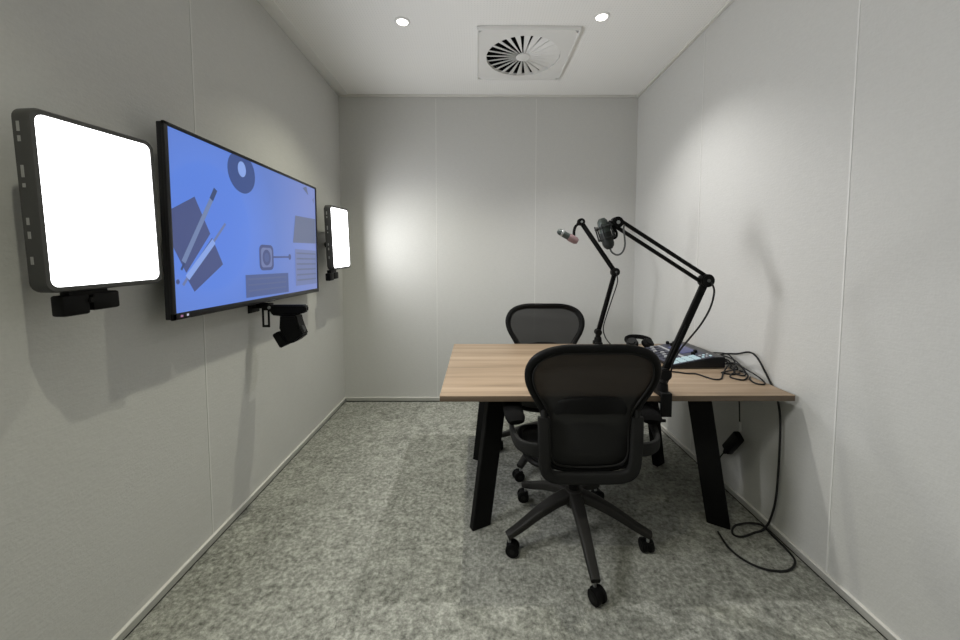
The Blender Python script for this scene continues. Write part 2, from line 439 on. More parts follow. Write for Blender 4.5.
def air_diffuser(cx, cy):
    t = thing('air_diffuser', 'white square ceiling air diffuser with a round swirl of blades', 'air vent', (cx, cy, ZC))
    h, r, n, z0, z1 = 0.325, 0.268, 64, -0.022, -0.001
    mb = MB(); ring_o, ring_i = [], []
    for k in range(n):
        a = 2 * PI * (k + 0.5) / n; c, s = math.cos(a), math.sin(a); q = h / max(abs(c), abs(s))
        ring_o.append((q * c, q * s)); ring_i.append((r * c, r * s))
    for k in range(n):
        j = (k + 1) % n; o1, o2, i1, i2 = ring_o[k], ring_o[j], ring_i[k], ring_i[j]
        for z, rev in ((z0, 0), (z1, 1)):
            f = [(*o1, z), (*o2, z), (*i2, z), (*i1, z)]
            mb.face(f[::-1] if not rev else f, M['whitepaint'])
        mb.face([(*o1, z0), (*o2, z0), (*o2, z1), (*o1, z1)], M['whitepaint'])
        mb.face([(*i2, z0), (*i1, z0), (*i1, z1), (*i2, z1)], M['whitepaint'])
    mb.build('face_plate', t)
    fr = MB()
    for s in (-1, 1):
        fr.box((s * 0.331, 0, -0.013), (0.012, 0.674, 0.026), M['whitepaint'], 0.003)
        fr.box((0, s * 0.331, -0.013), (0.650, 0.012, 0.026), M['whitepaint'], 0.003)
    fr.build('outer_frame', t)
    MB().lathe([(0, -0.002), (0.268, -0.002), (0.268, -0.0005), (0, -0.0005)], M['void'], 48).build('duct_shade_disc', t)  # flat black disc painted as the unlit duct; there is no hole
    MB().lathe([(0, -0.027), (0.03, -0.027), (0.05, -0.022), (0.05, -0.014), (0, -0.014)], M['whitepaint'], 32).build('hub', t)
    nb = 24
    for k in range(nb):
        a = 2 * PI * k / nb
        bl = MB(); P = []
        for (rr, w) in ((0.045, 0.0045), (0.266, 0.022)):
            # tilted slat: leading edge low, trailing edge high
            P.append((rr, -w, -0.004)); P.append((rr, w, -0.020))
        p0, p1, p2, p3 = P
        up = Vector((0, 0, 0.0018))
        bl.prism([p0, p2, p3, p1], (0, 0, 0.0018), M['whitepaint'])
        bl.build('blade', t, rot=(0, 0, a))
    return t
air_diffuser(0.330, 2.815)

# ------------------------------------------------------------------ light panels on the left wall
def light_panel(loc, rot, w, h, label, lamp, shift=0.0):
    t = thing('light_panel', label, 'light panel', loc, 0, 'led light panels either side of the television')
    t.rotation_euler = rot
    ow, oh, dp = w + 0.030, h + 0.030, 0.056      # local: x out of the wall, y along, z up; origin at the lit face
    def rr(W, Hh, r, x, n=6):
        o = []
        for cxs, czs, a0 in ((1, 1, 0), (-1, 1, 90), (-1, -1, 180), (1, -1, 270)):
            for k in range(n + 1):
                a = math.radians(a0 + 90 * k / n)
                o.append((x, cxs * (W / 2 - r) + r * math.cos(a), czs * (Hh / 2 - r) + r * math.sin(a)))
        return o
    rings = [rr(ow - 0.03, oh - 0.03, 0.02, -dp), rr(ow, oh, 0.028, -dp + 0.012), rr(ow, oh, 0.028, -0.006), rr(ow - 0.008, oh - 0.008, 0.025, 0.0), rr(w + 0.002, h + 0.002, 0.021, 0.0), rr(w + 0.002, h + 0.002, 0.021, -0.006)]
    mb = MB(); mi = mb.mi(M['panelbody']); R = [[mb.bm.verts.new(p) for p in r] for r in rings]; n = len(R[0])
    for A, B in zip(R, R[1:]):
        for k in range(n):
            f = mb.bm.faces.new([A[k], A[(k + 1) % n], B[(k + 1) % n], B[k]]); f.material_index = mi; f.smooth = True
    mb.bm.faces.new(R[0][::-1]); mb.bm.faces.new(R[-1])
    bmesh.ops.recalc_face_normals(mb.bm, faces=list(mb.bm.faces))
    # pale cooling slots along the short side
    for z, l in ((0.185, 0.024), (0.155, 0.014), (0.075, 0.030), (0.04, 0.010), (-0.05, 0.018), (-0.085, 0.018), (-0.15, 0.02)):
        mb.box((-0.028, -ow / 2 - 0.0002, z), (0.008, 0.0016, l), M['vent'])
    mb.build('housing', t)
    MB().prism(rr(w, h, 0.02, -0.005), (0.0035, 0, 0), M['panellight']).build('diffuser', t)
    L = bpy.data.lights.new('panel_lamp', 'AREA'); L.shape = 'RECTANGLE'; L.size = w - 0.01; L.size_y = h - 0.01; L.energy = lamp; L.spread = math.radians(180); L.color = (0.99, 0.99, 1.0)
    lo = bpy.data.objects.new('panel_lamp', L); COL.objects.link(lo); lo.parent = t; lo.location = (0.001, 0, 0)
    lo.rotation_euler = (PI / 2, 0, -PI / 2)
    b = MB()
    dy = -0.055 + shift; dz = -abs(shift) * 0.12
    b.box((-0.028, dy, -oh / 2 - 0.008 + dz / 2), (0.03, 0.10, 0.018 - dz), M['black'], 0.003)
    b.box((-0.030, dy - 0.035, -oh / 2 - 0.040 + dz), (0.040, 0.066, 0.058), M['black'], 0.006)
    b.box((-0.030, dy + 0.043, -oh / 2 - 0.036 + dz), (0.040, 0.074, 0.052), M['black'], 0.006)
    b.build('mount_bracket', t)
    gp = loc[0] - XL
    MB().cyl((-dp + 0.002, 0.08, -0.05), (-gp + 0.012, 0.08, -0.05), 0.014, M['black']).cyl((-gp + 0.014, 0.08, -0.05), (-gp + 0.006, 0.08, -0.05), 0.024, M['black']).build('wall_arm', t)
    MB().cyl((-0.012, dy, -oh / 2 - 0.030 + dz), (-0.004, dy, -oh / 2 - 0.030 + dz), 0.008, M['black'], bevel=0.002).build('knob', t)
    return t
light_panel((-1.10, 1.1197, 1.5106), (0.028, 0.0, -0.088), 0.3005, 0.4419, 'bright white led light panel left of the television, nearest the viewer', PANEL_NEAR_W)
light_panel((-1.10, 3.0136, 1.5308), (0.037, -0.018, -0.055), 0.3103, 0.4641, 'bright white led light panel beyond the television, near the back wall', PANEL_FAR_W, -0.085)

# ------------------------------------------------------------------ television
def television():
    XT, y0, y1, z0, z1 = -1.172, 1.420, 2.728, 1.124, 1.877
    cy, cz = (y0 + y1) / 2, (z0 + z1) / 2
    t = thing('television', 'wall mounted flat television showing a blue screen with notebooks and pens', 'television', (XT, cy, cz))
    W, Hh = y1 - y0, z1 - z0
    MB().box((-0.015, 0, 0), (0.024, W - 0.004, Hh - 0.004), M['tvbody'], 0.004).box((-0.045, 0, -0.03), (0.045, W * 0.7, Hh * 0.6), M['tvbody'], 0.01).build('housing', t)
    MB().box((-0.084, 0, 0.0), (0.033, 0.42, 0.30), M['blackmetal'], 0.003).build('wall_mount', t)
    a, b, c, d = 0.018, 0.014, 0.014, 0.026      # left, right, top, bottom bezel
    bz = MB()
    bz.box((0, -W / 2 + a / 2, 0), (0.012, a, Hh), M['tvbody'], 0.002)
    bz.box((0, W / 2 - b / 2, 0), (0.012, b, Hh), M['tvbody'], 0.002)
    bz.box((0, 0, Hh / 2 - c / 2), (0.012, W, c), M['tvbody'], 0.002)
    bz.box((0, 0, -Hh / 2 + d / 2), (0.012, W, d), M['tvbody'], 0.002)
    bz.box((0.002, 0.03, -Hh / 2 + 0.003), (0.010, 0.07, 0.010), M['tvbody'], 0.002)
    ym, zm = 1.446, 1.137      # tiny lit marks at the lower corner
    bz.box((0.0064, ym + 0.016 - cy, zm + 0.000 - cz), (0.0008, 0.012, 0.008), M['sc_pink'])
    bz.box((0.0064, ym + 0.046 - cy, zm + 0.001 - cz), (0.0008, 0.010, 0.009), M['sc_white'])
    bz.build('bezel', t)
    s = MB(); x = 0.0005
    s.box((-0.002, (a - b) / 2, (d - c) / 2), (0.004, W - a - b + 0.004, Hh - c - d + 0.004), M['screen'])
    lay = [0]
    ylo, yhi, zlo, zhi = -W / 2 + a, W / 2 - b, -Hh / 2 + d, Hh / 2 - c
    def poly(pts, m):
        lay[0] += 1; xx = x + 0.00012 * lay[0]
        P = [(xx, min(max(y - cy, ylo), yhi), min(max(z - cz, zlo), zhi)) for y, z in pts]
        # counter-clockwise seen from +x
        ar = sum(P[i - 1][1] * P[i][2] - P[i][1] * P[i - 1][2] for i in range(len(P)))
        s.face(P if ar > 0 else P[::-1], M[m])
    def stroke(p, q, w, m):
        p, q = Vector(p), Vector(q); n = (q - p).normalized(); n = Vector((-n.y, n.x)) * w / 2
        poly([tuple(p + n), tuple(q + n), tuple(q - n), tuple(p - n)], m)
    def ell(c0, ra, rb, m, n=30): poly([(c0[0] + ra * math.cos(2 * PI * k / n), c0[1] + rb * math.sin(2 * PI * k / n)) for k in range(n)], m)
    poly([(1.425, 1.550), (1.563, 1.619), (1.645, 1.472), (1.501, 1.305), (1.425, 1.415)], 'sc_dark')
    poly([(1.655, 1.455), (1.719, 1.337), (1.54, 1.226), (1.499, 1.290)], 'sc_dark')
    stroke((1.690, 1.672), (1.660, 1.622), 0.024, 'sc_pendark')
    stroke((1.660, 1.622), (1.489, 1.349), 0.022, 'sc_pen')
    stroke((1.493, 1.345), (1.476, 1.318), 0.010, 'sc_pendark')
    stroke((1.745, 1.525), (1.66, 1.435), 0.012, 'sc_grey2')
    stroke((1.665, 1.44), (1.505, 1.285), 0.026, 'sc_pale')
    stroke((1.505, 1.285), (1.481, 1.257), 0.012, 'sc_grey2')
    ell((1.456, 1.272), 0.009, 0.010, 'sc_dark')
    ell((1.882, 1.790), 0.108, 0.102, 'sc_disc')
    ell((1.882, 1.806), 0.032, 0.038, 'sc_pale')
    def rrect(y0, z0, y1, z1, r, m, n=5):
        P = []
        for ys, zs, a0 in ((y1 - r, z1 - r, 0), (y0 + r, z1 - r, 90), (y0 + r, z0 + r, 180), (y1 - r, z0 + r, 270)):
            for k in range(n + 1):
                aa = math.radians(a0 + 90 * k / n); P.append((ys + r * math.cos(aa), zs + r * math.sin(aa)))
        poly(P, m)
    rrect(2.004, 1.300, 2.142, 1.440, 0.03, 'sc_dark')
    rrect(2.020, 1.316, 2.126, 1.424, 0.022, 'sc_grey2')
    ell((2.073, 1.370), 0.040, 0.044, 'sc_dark'); ell((2.073, 1.370), 0.022, 0.026, 'sc_navy2')
    stroke((2.14, 1.373), (2.335, 1.375), 0.010, 'sc_dark')
    ell((2.325, 1.375), 0.016, 0.018, 'sc_dark')
    poly([(1.878, 1.281), (2.300, 1.277), (2.300, 1.160), (1.878, 1.165)], 'sc_navy2')
    for k in range(3): stroke((1.90, 1.258 - 0.03 * k), (2.27, 1.254 - 0.03 * k), 0.008, 'sc_line')
    poly([(2.410, 1.640), (2.702, 1.648), (2.702, 1.474), (2.370, 1.466)], 'sc_grey')
    poly([(2.392, 1.426), (2.702, 1.422), (2.702, 1.187), (2.392, 1.190)], 'sc_grey2')
    for k in range(6): stroke((2.41, 1.40 - 0.035 * k), (2.69, 1.398 - 0.035 * k), 0.010, 'sc_grey')
    poly([(2.52, 1.835), (2.60, 1.80), (2.575, 1.855)], 'sc_grey'); poly([(2.66, 1.78), (2.69, 1.75), (2.69, 1.80)], 'sc_grey2')
    s.build('screen', t)
    return t
television()

# ------------------------------------------------------------------ video camera hanging under the television
def video_camera():
    t = thing('video_camera', 'black video camera hanging from a short arm just under the television', 'camera', (-1.06, 2.10, 1.06))
    l = lambda x, z, y=2.10: (x + 1.06, y - 2.10, z - 1.06)
    # slotted strap and the bracket that carries it under the television
    s = MB()
    for xx in (-1.217, -1.185): s.box(l(xx, 1.030), (0.011, 0.006, 0.108), M['blackmetal'], 0.002)
    for zz in (1.078, 0.982): s.box(l(-1.201, zz), (0.043, 0.006, 0.014), M['blackmetal'], 0.002)
    s.build('slotted_strap', t)
    MB().box(l(-1.205, 1.100), (0.075, 0.050, 0.026), M['blackmetal'], 0.004).box(l(-1.235, 1.090), (0.070, 0.030, 0.012), M['blackmetal'], 0.003).box(l(-1.268, 1.090), (0.008, 0.10, 0.06), M['blackmetal'], 0.002).build('wall_bracket', t)
    MB().prism([l(x, z, 2.078) for x, z in ((-1.190, 1.103), (-0.975, 1.104), (-0.966, 1.095), (-0.968, 1.064), (-0.980, 1.058), (-1.014, 1.048), (-1.105, 1.040), (-1.159, 1.046), (-1.165, 1.066), (-1.190, 1.085))], (0, 0.044, 0), M['black'], 0.006).build('arm', t)
    MB().cyl(l(-1.168, 1.090, 2.070), l(-1.168, 1.090, 2.082), 0.008, M['steel'], n=16, bevel=0.002).build('bolt', t)
    MB().prism([l(x, z, 2.060) for x, z in ((-1.104, 1.050), (-1.111, 0.965), (-1.090, 0.945), (-1.066, 0.885), (-1.023, 0.897), (-0.977, 0.934), (-1.004, 1.004), (-1.014, 1.052))], (0, 0.080, 0), M['black'], 0.008).build('body', t)
    MB().prism([l(x, z, 2.050) for x, z in ((-1.112, 0.960), (-1.145, 0.941), (-1.102, 0.864), (-1.060, 0.888))], (0, 0.100, 0), M['black'], 0.005).build('lens_hood', t)
    n = Vector((0.93, 0, 0.36)).normalized(); c = Vector(l(-0.992, 0.968))
    MB().cyl(c - n * 0.004, c + n * 0.006, 0.020, M['tvbody'], n=24, bevel=0.003).build('focus_knob', t)
    return t
video_camera()

# ------------------------------------------------------------------ desk
def desk():
    x0, x1, y0, y1, z = -0.174, 1.453, 1.658, 2.702, 0.740
    cx, cy = (x0 + x1) / 2, (y0 + y1) / 2
    t = thing('desk', 'oak topped desk on splayed black metal legs against the right wall', 'desk', (cx, cy, 0))
    th = 0.027
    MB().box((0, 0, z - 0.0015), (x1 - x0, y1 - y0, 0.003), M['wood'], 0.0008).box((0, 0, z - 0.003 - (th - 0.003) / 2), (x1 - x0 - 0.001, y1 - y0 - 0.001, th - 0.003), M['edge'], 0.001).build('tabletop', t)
    zt = z - th
    # legs: wide flat sections, turned at the corners and splayed outwards
    for name, top, foot, ang in (('fl', (0.100, 1.850), (0.012, 1.822), 28), ('fr', (1.118, 1.850), (1.238, 1.828), -32),
                                 ('bl', (0.100, 2.500), (0.020, 2.450), -28), ('br', (1.155, 2.500), (1.205, 2.395), 32)):
        a = math.radians(ang); u = Vector((math.cos(a), math.sin(a), 0)); v = Vector((-u.y, u.x, 0))
        if name == 'br': w1, w2 = 0.10, 0.085
        else: w1, w2 = 0.108, 0.104
        mb = MB(); b = bmesh.new(); R = []
        for (px, py), zz, w in ((foot, 0.0, w2), (top, zt, w1)):
            c = Vector((px - cx, py - cy, zz))
            R.append([b.verts.new(c + u * sx * w / 2 + v * sy * 0.019) for sx, sy in ((-1, -1), (1, -1), (1, 1), (-1, 1))])
        for k in range(4): b.faces.new([R[0][k], R[0][(k + 1) % 4], R[1][(k + 1) % 4], R[1][k]])
        b.faces.new(R[0][::-1]); b.faces.new(R[1])
        bmesh.ops.recalc_face_normals(b, faces=list(b.faces)); bmesh.ops.bevel(b, geom=list(b.edges), offset=0.003, segments=2, affect='EDGES')
        mb.take(b, M['blackmetal']); mb.build('leg', t)
    f = MB()
    for yy in (1.93, 2.43): f.box((0.0, yy - cy, zt - 0.016), (1.02, 0.05, 0.030), M['blackmetal'], 0.003)
    for xx in (0.11, 1.10): f.box((xx - cx, 0, zt - 0.016), (0.05, 0.56, 0.030), M['blackmetal'], 0.003)
    f.build('under_frame', t)
    return t
desk()

# ------------------------------------------------------------------ office chairs
OUT = [(0.0, 1.020), (0.07, 1.0205), (0.13, 1.018), (0.19, 1.004), (0.235, 0.976), (0.260, 0.930), (0.262, 0.880), (0.246, 0.830), (0.222, 0.785),
       (0.200, 0.740), (0.188, 0.690), (0.182, 0.620), (0.178, 0.550), (0.166, 0.505), (0.130, 0.478), (0.06, 0.468), (0.0, 0.466)]
YBACK = [(0.44, -0.205), (0.55, -0.225), (0.68, -0.222), (0.80, -0.238), (0.92, -0.268), (1.03, -0.318)]
def back_w(z):
    side = OUT[2:15]
    for (xa, za), (xb, zb) in zip(side, side[1:]):
        if zb <= z <= za: return xb + (xa - xb) * (z - zb) / (za - zb)
    return 0.12
def office_chair(label):
    t = thing('office_chair', label, 'office chair', (0, 0, 0), 0, 'black mesh office chairs at the desk')
    # five-star base with twin-wheel casters
    b = MB().lathe([(0, 0.165), (0.036, 0.165), (0.046, 0.185), (0.050, 0.225), (0.040, 0.248), (0.030, 0.252), (0, 0.252)], M['graphitebase'], 24)
    angs = [math.radians(-90 + 72 * k) for k in range(5)]
    for a in angs:
        c, s_ = math.cos(a), math.sin(a)
        P = spline([(c * r, s_ * r, z) for r, z in ((0.02, 0.222), (0.09, 0.208), (0.19, 0.168), (0.28, 0.122), (0.338, 0.096), (0.352, 0.090))], 4)
        rad = []
        for p in P:
            r = math.hypot(p.x, p.y) / 0.352
            rad.append((0.034 - 0.015 * r, 0.026 - 0.011 * r))
        b.sweep(P, rad, M['graphitebase'], 16, up=(0, 0, 1), square=True)
    b.build('star_base', t)
    for i, a in enumerate(angs):
        c, s_ = math.cos(a), math.sin(a); px, py = c * 0.340, s_ * 0.340
        sw = a + (0.5, 1.9, -0.6, 0.9, 2.6)[i]
        d = Vector((math.cos(sw), math.sin(sw), 0)); ax = Vector((-d.y, d.x, 0)); o0 = Vector((px, py, 0))
        k = MB().cyl(o0 + Vector((0, 0, 0.05)), o0 + Vector((0, 0, 0.098)), 0.0075, M['steel'], n=12)
        cen = o0 + d * 0.014 + Vector((0, 0, 0.031))
        k.cyl(cen - ax * 0.006, cen + ax * 0.006, 0.027, M['black'], n=24)
        k.box(cen + Vector((0, 0, 0.021)) - d * 0.004, (0.042, 0.040, 0.014), M['black'], 0.005, Matrix.Rotation(sw, 3, 'Z'))
        cs = k.build('caster', t)
        for sg in (-1, 1):
            MB().cyl(cen + ax * sg * 0.007, cen + ax * sg * 0.027, 0.031, M['black'], n=28, bevel=0.004).cyl(cen + ax * sg * 0.0265, cen + ax * sg * 0.0285, 0.012, M['graphite'], n=16).build('wheel', cs)
    MB().cyl((0, 0, 0.245), (0, 0, 0.31), 0.026, M['black']).cyl((0, 0, 0.30), (0, 0, 0.385), 0.016, M['steel']).build('gas_cylinder', t)
    m = MB().box((0, -0.02, 0.405), (0.15, 0.26, 0.055), M['graphite'], 0.014)
    m.sweep([(0, -0.10, 0.405), (0, -0.16, 0.415), (0, -0.215, 0.435)], [(0.07, 0.022), (0.085, 0.020), (0.12, 0.016)], M['graphite'], 16, up=(0, 0, 1), square=True)
    m.build('tilt_mechanism', t)
    # seat
    SO = [(0, 0.262, 0.438), (0.12, 0.258, 0.440), (0.20, 0.235, 0.448), (0.245, 0.17, 0.462), (0.255, 0.06, 0.468), (0.245, -0.08, 0.466), (0.21, -0.165, 0.468), (0.12, -0.19, 0.470), (0, -0.195, 0.470)]
    loop = [Vector(p) for p in SO] + [Vector((-p[0], p[1], p[2])) for p in SO[-2:0:-1]]
    P = spline(loop, 4, True)
    MB().sweep(P, [(0.016, 0.013)] * len(P), M['black'], 12, True, up=(0, 0, 1)).build('seat_frame', t)
    rows = []
    side = SO[1:-1]
    ys = [0.256 - 0.446 * k / 18 for k in range(19)]
    for y in ys:
        w, zz = 0.1, 0.45
        for A, B in zip(SO[1:], SO[2:]):
            if B[1] <= y <= A[1]:
                u = (y - B[1]) / (A[1] - B[1] + 1e-9); w = B[0] + (A[0] - B[0]) * u; zz = B[2] + (A[2] - B[2]) * u; break
        rows.append([(w * (k / 8 - 1), y, zz - 0.014 * (1 - (k / 8 - 1) ** 2)) for k in range(17)])
    MB().grid(rows, M['seatfab']).build('seat', t)
    # backrest frame
    pts = [(x, interp(YBACK, z), z) for x, z in OUT]
    loop = pts + [(-x, y, z) for x, y, z in pts[-2:0:-1]]
    P = spline(loop, 4, True)
    rad = [(0.0105 + 0.0075 * max(0, min(1, (p.z - 0.55) / 0.4)), 0.013) for p in P]
    MB().sweep(P, rad, M['black'], 14, True, up=(0, 1, 0)).build('back_frame', t)
    rows = []; nz = 34
    for i in range(nz + 1):
        z = 0.476 + (1.012 - 0.476) * i / nz
        w = back_w(min(max(z, 0.4785), 1.0175)); y0 = interp(YBACK, z)
        dish = 0.030 * math.sin(PI * min(1, max(0, (z - 0.466) / 0.555))) ** 0.7
        rows.append([(w * (k / 10 - 1), y0 - dish * (1 - (k / 10 - 1) ** 2) + 0.002, z) for k in range(21)])
    MB().grid(rows, M['meshfab']).build('backrest', t)
    # inner rim where mesh meets the frame, a thin lighter piping
    inn = []
    for x, z in OUT:
        s = 1 - 0.020 / max(0.05, math.hypot(x, z - 0.76))
        inn.append((x * s, 0.76 + (z - 0.76) * s))
    pts2 = [(x, interp(YBACK, z) - 0.012, z) for x, z in inn]
    loop = pts2 + [(-x, y, z) for x, y, z in pts2[-2:0:-1]]
    P = spline(loop, 4, True)
    MB().sweep(P, [(0.0045, 0.004)] * len(P), M['graphite'], 8, True, up=(0, 1, 0)).build('edge_piping', t)
    # lumbar pad across the waist
    L = [(-0.150, -0.232, 0.742), (-0.12, -0.252, 0.762), (-0.06, -0.270, 0.772), (0, -0.274, 0.774), (0.06, -0.270, 0.772), (0.12, -0.252, 0.762), (0.150, -0.232, 0.742)]
    P = spline(L, 4)
    MB().sweep(P, [(0.010, 0.024 + 0.012 * math.sin(PI * i / (len(P) - 1))) for i in range(len(P))], M['black'], 14, up=(0, 0, 1), square=True).build('lumbar_pad', t)
    # grey yoke behind the lower backrest
    Y = [(-0.196, -0.246, 0.715), (-0.195, -0.250, 0.64), (-0.193, -0.250, 0.56), (-0.185, -0.245, 0.485), (-0.150, -0.238, 0.452), (-0.08, -0.234, 0.444), (0, -0.232, 0.442)]
    P = spline(Y + [(-x, y, z) for x, y, z in Y[-2::-1]], 4)
    yk = MB().sweep(P, [(0.025, 0.014)] * len(P), M['graphite'], 16, up=(0, 1, 0), square=True)
    for s in (-1, 1): yk.cyl((s * 0.196, -0.246, 0.705), (s * 0.197, -0.244, 0.745), 0.014, M['graphite'], 0.010, 14, 0.003)
    yk.build('back_yoke', t)
    for s in (-1, 1):
        P = spline([(s * 0.200, -0.250, 0.575), (s * 0.255, -0.246, 0.580), (s * 0.300, -0.215, 0.590), (s * 0.318, -0.150, 0.612), (s * 0.318, -0.085, 0.648)], 5)
        MB().sweep(P, [(0.010, 0.030 - 0.012 * i / (len(P) - 1)) for i in range(len(P))], M['graphite'], 14, up=(0, 0, 1), square=True).build('arm_support', t)
        P = spline([(s * 0.300, -0.165, 0.655), (s * 0.306, -0.13, 0.672), (s * 0.308, -0.04, 0.676), (s * 0.300, 0.06, 0.674), (s * 0.290, 0.10, 0.668)], 5)
        n = len(P)
        MB().sweep(P, [(0.030 + 0.016 * math.sin(PI * min(1, (i + 1) / (n * 0.55))) if i < n * .3 else 0.046 - 0.014 * max(0, (i / n - .7) / .3), 0.017) for i in range(n)], M['softblack'], 16, up=(0, 0, 1)).build('armrest', t)
    MB().cyl((0.07, 0.0, 0.41), (0.20, 0.03, 0.405), 0.006, M['black']).box((0.215, 0.033, 0.404), (0.05, 0.022, 0.010), M['black'], 0.003).build('lever', t)
    return t
ch = office_chair('black mesh office chair in front of the desk, its back towards the viewer')
c2 = copy_tree(ch)
for o in c2.children:
    if o.name.startswith('lumbar_pad'): o.location.z = -0.06
    if o.name.startswith('backrest'):
        o.data = o.data.copy(); o.data.materials[0] = M['meshfabopen']
ch.location = (0.467, 1.747, 0); ch.scale = (0.99, 1.0, 0.992)
c2.location = (0.488, 2.487, 0); c2.rotation_euler = (0, 0, PI - 0.05); c2.scale = (1.05, 1.0, 0.99)
c2['label'] = 'black mesh office chair behind the desk, facing the viewer'

# ------------------------------------------------------------------ microphone boom arms
def boom_arm(label, bx, by, gap, edge_dir, pj, elbow, tip, nub, cable):
    """edge_dir: +1 when the desk edge faces +y"""
    t = thing('microphone_arm', label, 'microphone arm', (bx, by, 0.74), 0, 'microphone boom arms on the desk')
    def l(p): return Vector(p) - Vector((bx, by, 0.74))
    e = edge_dir; ye = 0.030 * e    # spine stands outside the desk edge
    c = MB()
    c.box((0, 0.0, 0.012), (0.050, 0.072, 0.020), M['blackmetal'], 0.004)
    c.box((0, ye + 0.012 * e, -0.032), (0.048, 0.014, 0.108), M['blackmetal'], 0.003)
    c.box((0, 0.004 * e, -0.080), (0.046, 0.060, 0.014), M['blackmetal'], 0.003)
    c.build('clamp', t)
    MB().cyl((0, -0.004 * e, -0.125), (0, -0.004 * e, -0.034), 0.006, M['steel']).cyl((0, -0.004 * e, -0.038), (0, -0.004 * e, -0.030), 0.016, M['black']).box((0, -0.004 * e, -0.125), (0.05, 0.012, 0.014), M['black'], 0.004).build('clamp_screw', t)
    J = l(pj); E_ = l(elbow); Tp = l(tip); Nb = l(nub)
    MB().cyl((0, 0, 0.018), (0, 0, 0.056), 0.028, M['blackmetal'], 0.024, 24, 0.003).cyl((0, 0, 0.05), J + Vector((0, 0, -0.01)), 0.018, M['black']).build('base_post', t)
    MB().cyl(J + Vector((0, -0.026, 0)), J + Vector((0, 0.026, 0)), 0.029 - 0.006 * (e > 0), M['black'], n=24, bevel=0.004).build('base_joint', t)
    def bars(A, B, gap, r, name):
        d = (B - A).normalized(); n = Vector((-d.z, 0, d.x)).normalized()
        m = MB()
        for s in (-1, 1):
            m.box((A + B) / 2 + n * s * gap / 2, ((B - A).length, 0.017, r * 2), M['blackmetal'], 0.003, Matrix((d, n.cross(d), n)).transposed())
        m.build(name, t)
        sp = MB(); a_, b_ = A.lerp(B, 0.12), A.lerp(B, 0.52)
        for yy in (-0.015, 0.015):
            sp.cyl(a_ + n * gap / 2 + Vector((0, yy * .75, 0)), b_ + n * gap / 2 + Vector((0, yy * .75, 0)), 0.0035, M['blackmetal'], n=8)
        return sp.build('spring', t)
    bars(J, E_, 0.010, 0.0105, 'lower_arm')
    bars(E_, Tp, gap, 0.0078, 'upper_arm')
    MB().cyl(E_ + Vector((0, -0.022, 0)), E_ + Vector((0, 0.022, 0)), 0.030, M['black'], n=28, bevel=0.004).cyl(E_ + Vector((0, -0.028, 0)), E_ + Vector((0, -0.020, 0)), 0.0075, M['greycable'], n=16, bevel=0.002).build('elbow_joint', t)
    MB().cyl(Tp + Vector((0, -0.020, 0)), Tp + Vector((0, 0.020, 0)), 0.026, M['black'], n=28, bevel=0.004).cyl(Tp + Vector((0, -0.026, 0)), Tp + Vector((0, -0.018, 0)), 0.008, M['steel'], n=16, bevel=0.002).build('head_joint', t)
    MB().cyl(Tp, Nb, 0.013, M['black'], 0.010, 16).build('head_swivel', t)
    MB().tube([l(p) for p in cable], 0.0042, M['cable'], 8).build('cable', t)
    return t
boom_arm('black microphone boom arm clamped to the desk edge beside the near chair', 0.846, 1.672, 0.034, -1,
         (0.860, 1.690, 0.832), (1.048, 1.700, 1.264), (0.633, 1.705, 1.528), (0.598, 1.705, 1.528),
         [(1.056, 1.672, 1.256), (1.068, 1.668, 1.215), (1.052, 1.668, 1.14), (1.012, 1.668, 1.065), (0.962, 1.668, 1.000), (0.922, 1.672, 0.945), (0.896, 1.676, 0.890), (0.892, 1.684, 0.845), (0.905, 1.74, 0.775), (0.925, 1.80, 0.746), (0.945, 1.86, 0.7455)])
boom_arm('black microphone boom arm clamped to the far desk edge, near the back wall', 0.877, 2.680, 0.016, 1,
         (0.877, 2.680, 0.832), (0.991, 2.680, 1.270), (0.739, 2.680, 1.628), (0.708, 2.680, 1.606),
         [(0.991, 2.655, 1.262), (1.000, 2.652, 1.20), (0.965, 2.652, 1.08), (0.928, 2.652, 0.96), (0.905, 2.652, 0.86), (0.925, 2.63, 0.785), (0.955, 2.54, 0.748), (1.00, 2.47, 0.745), (1.06, 2.42, 0.745)])

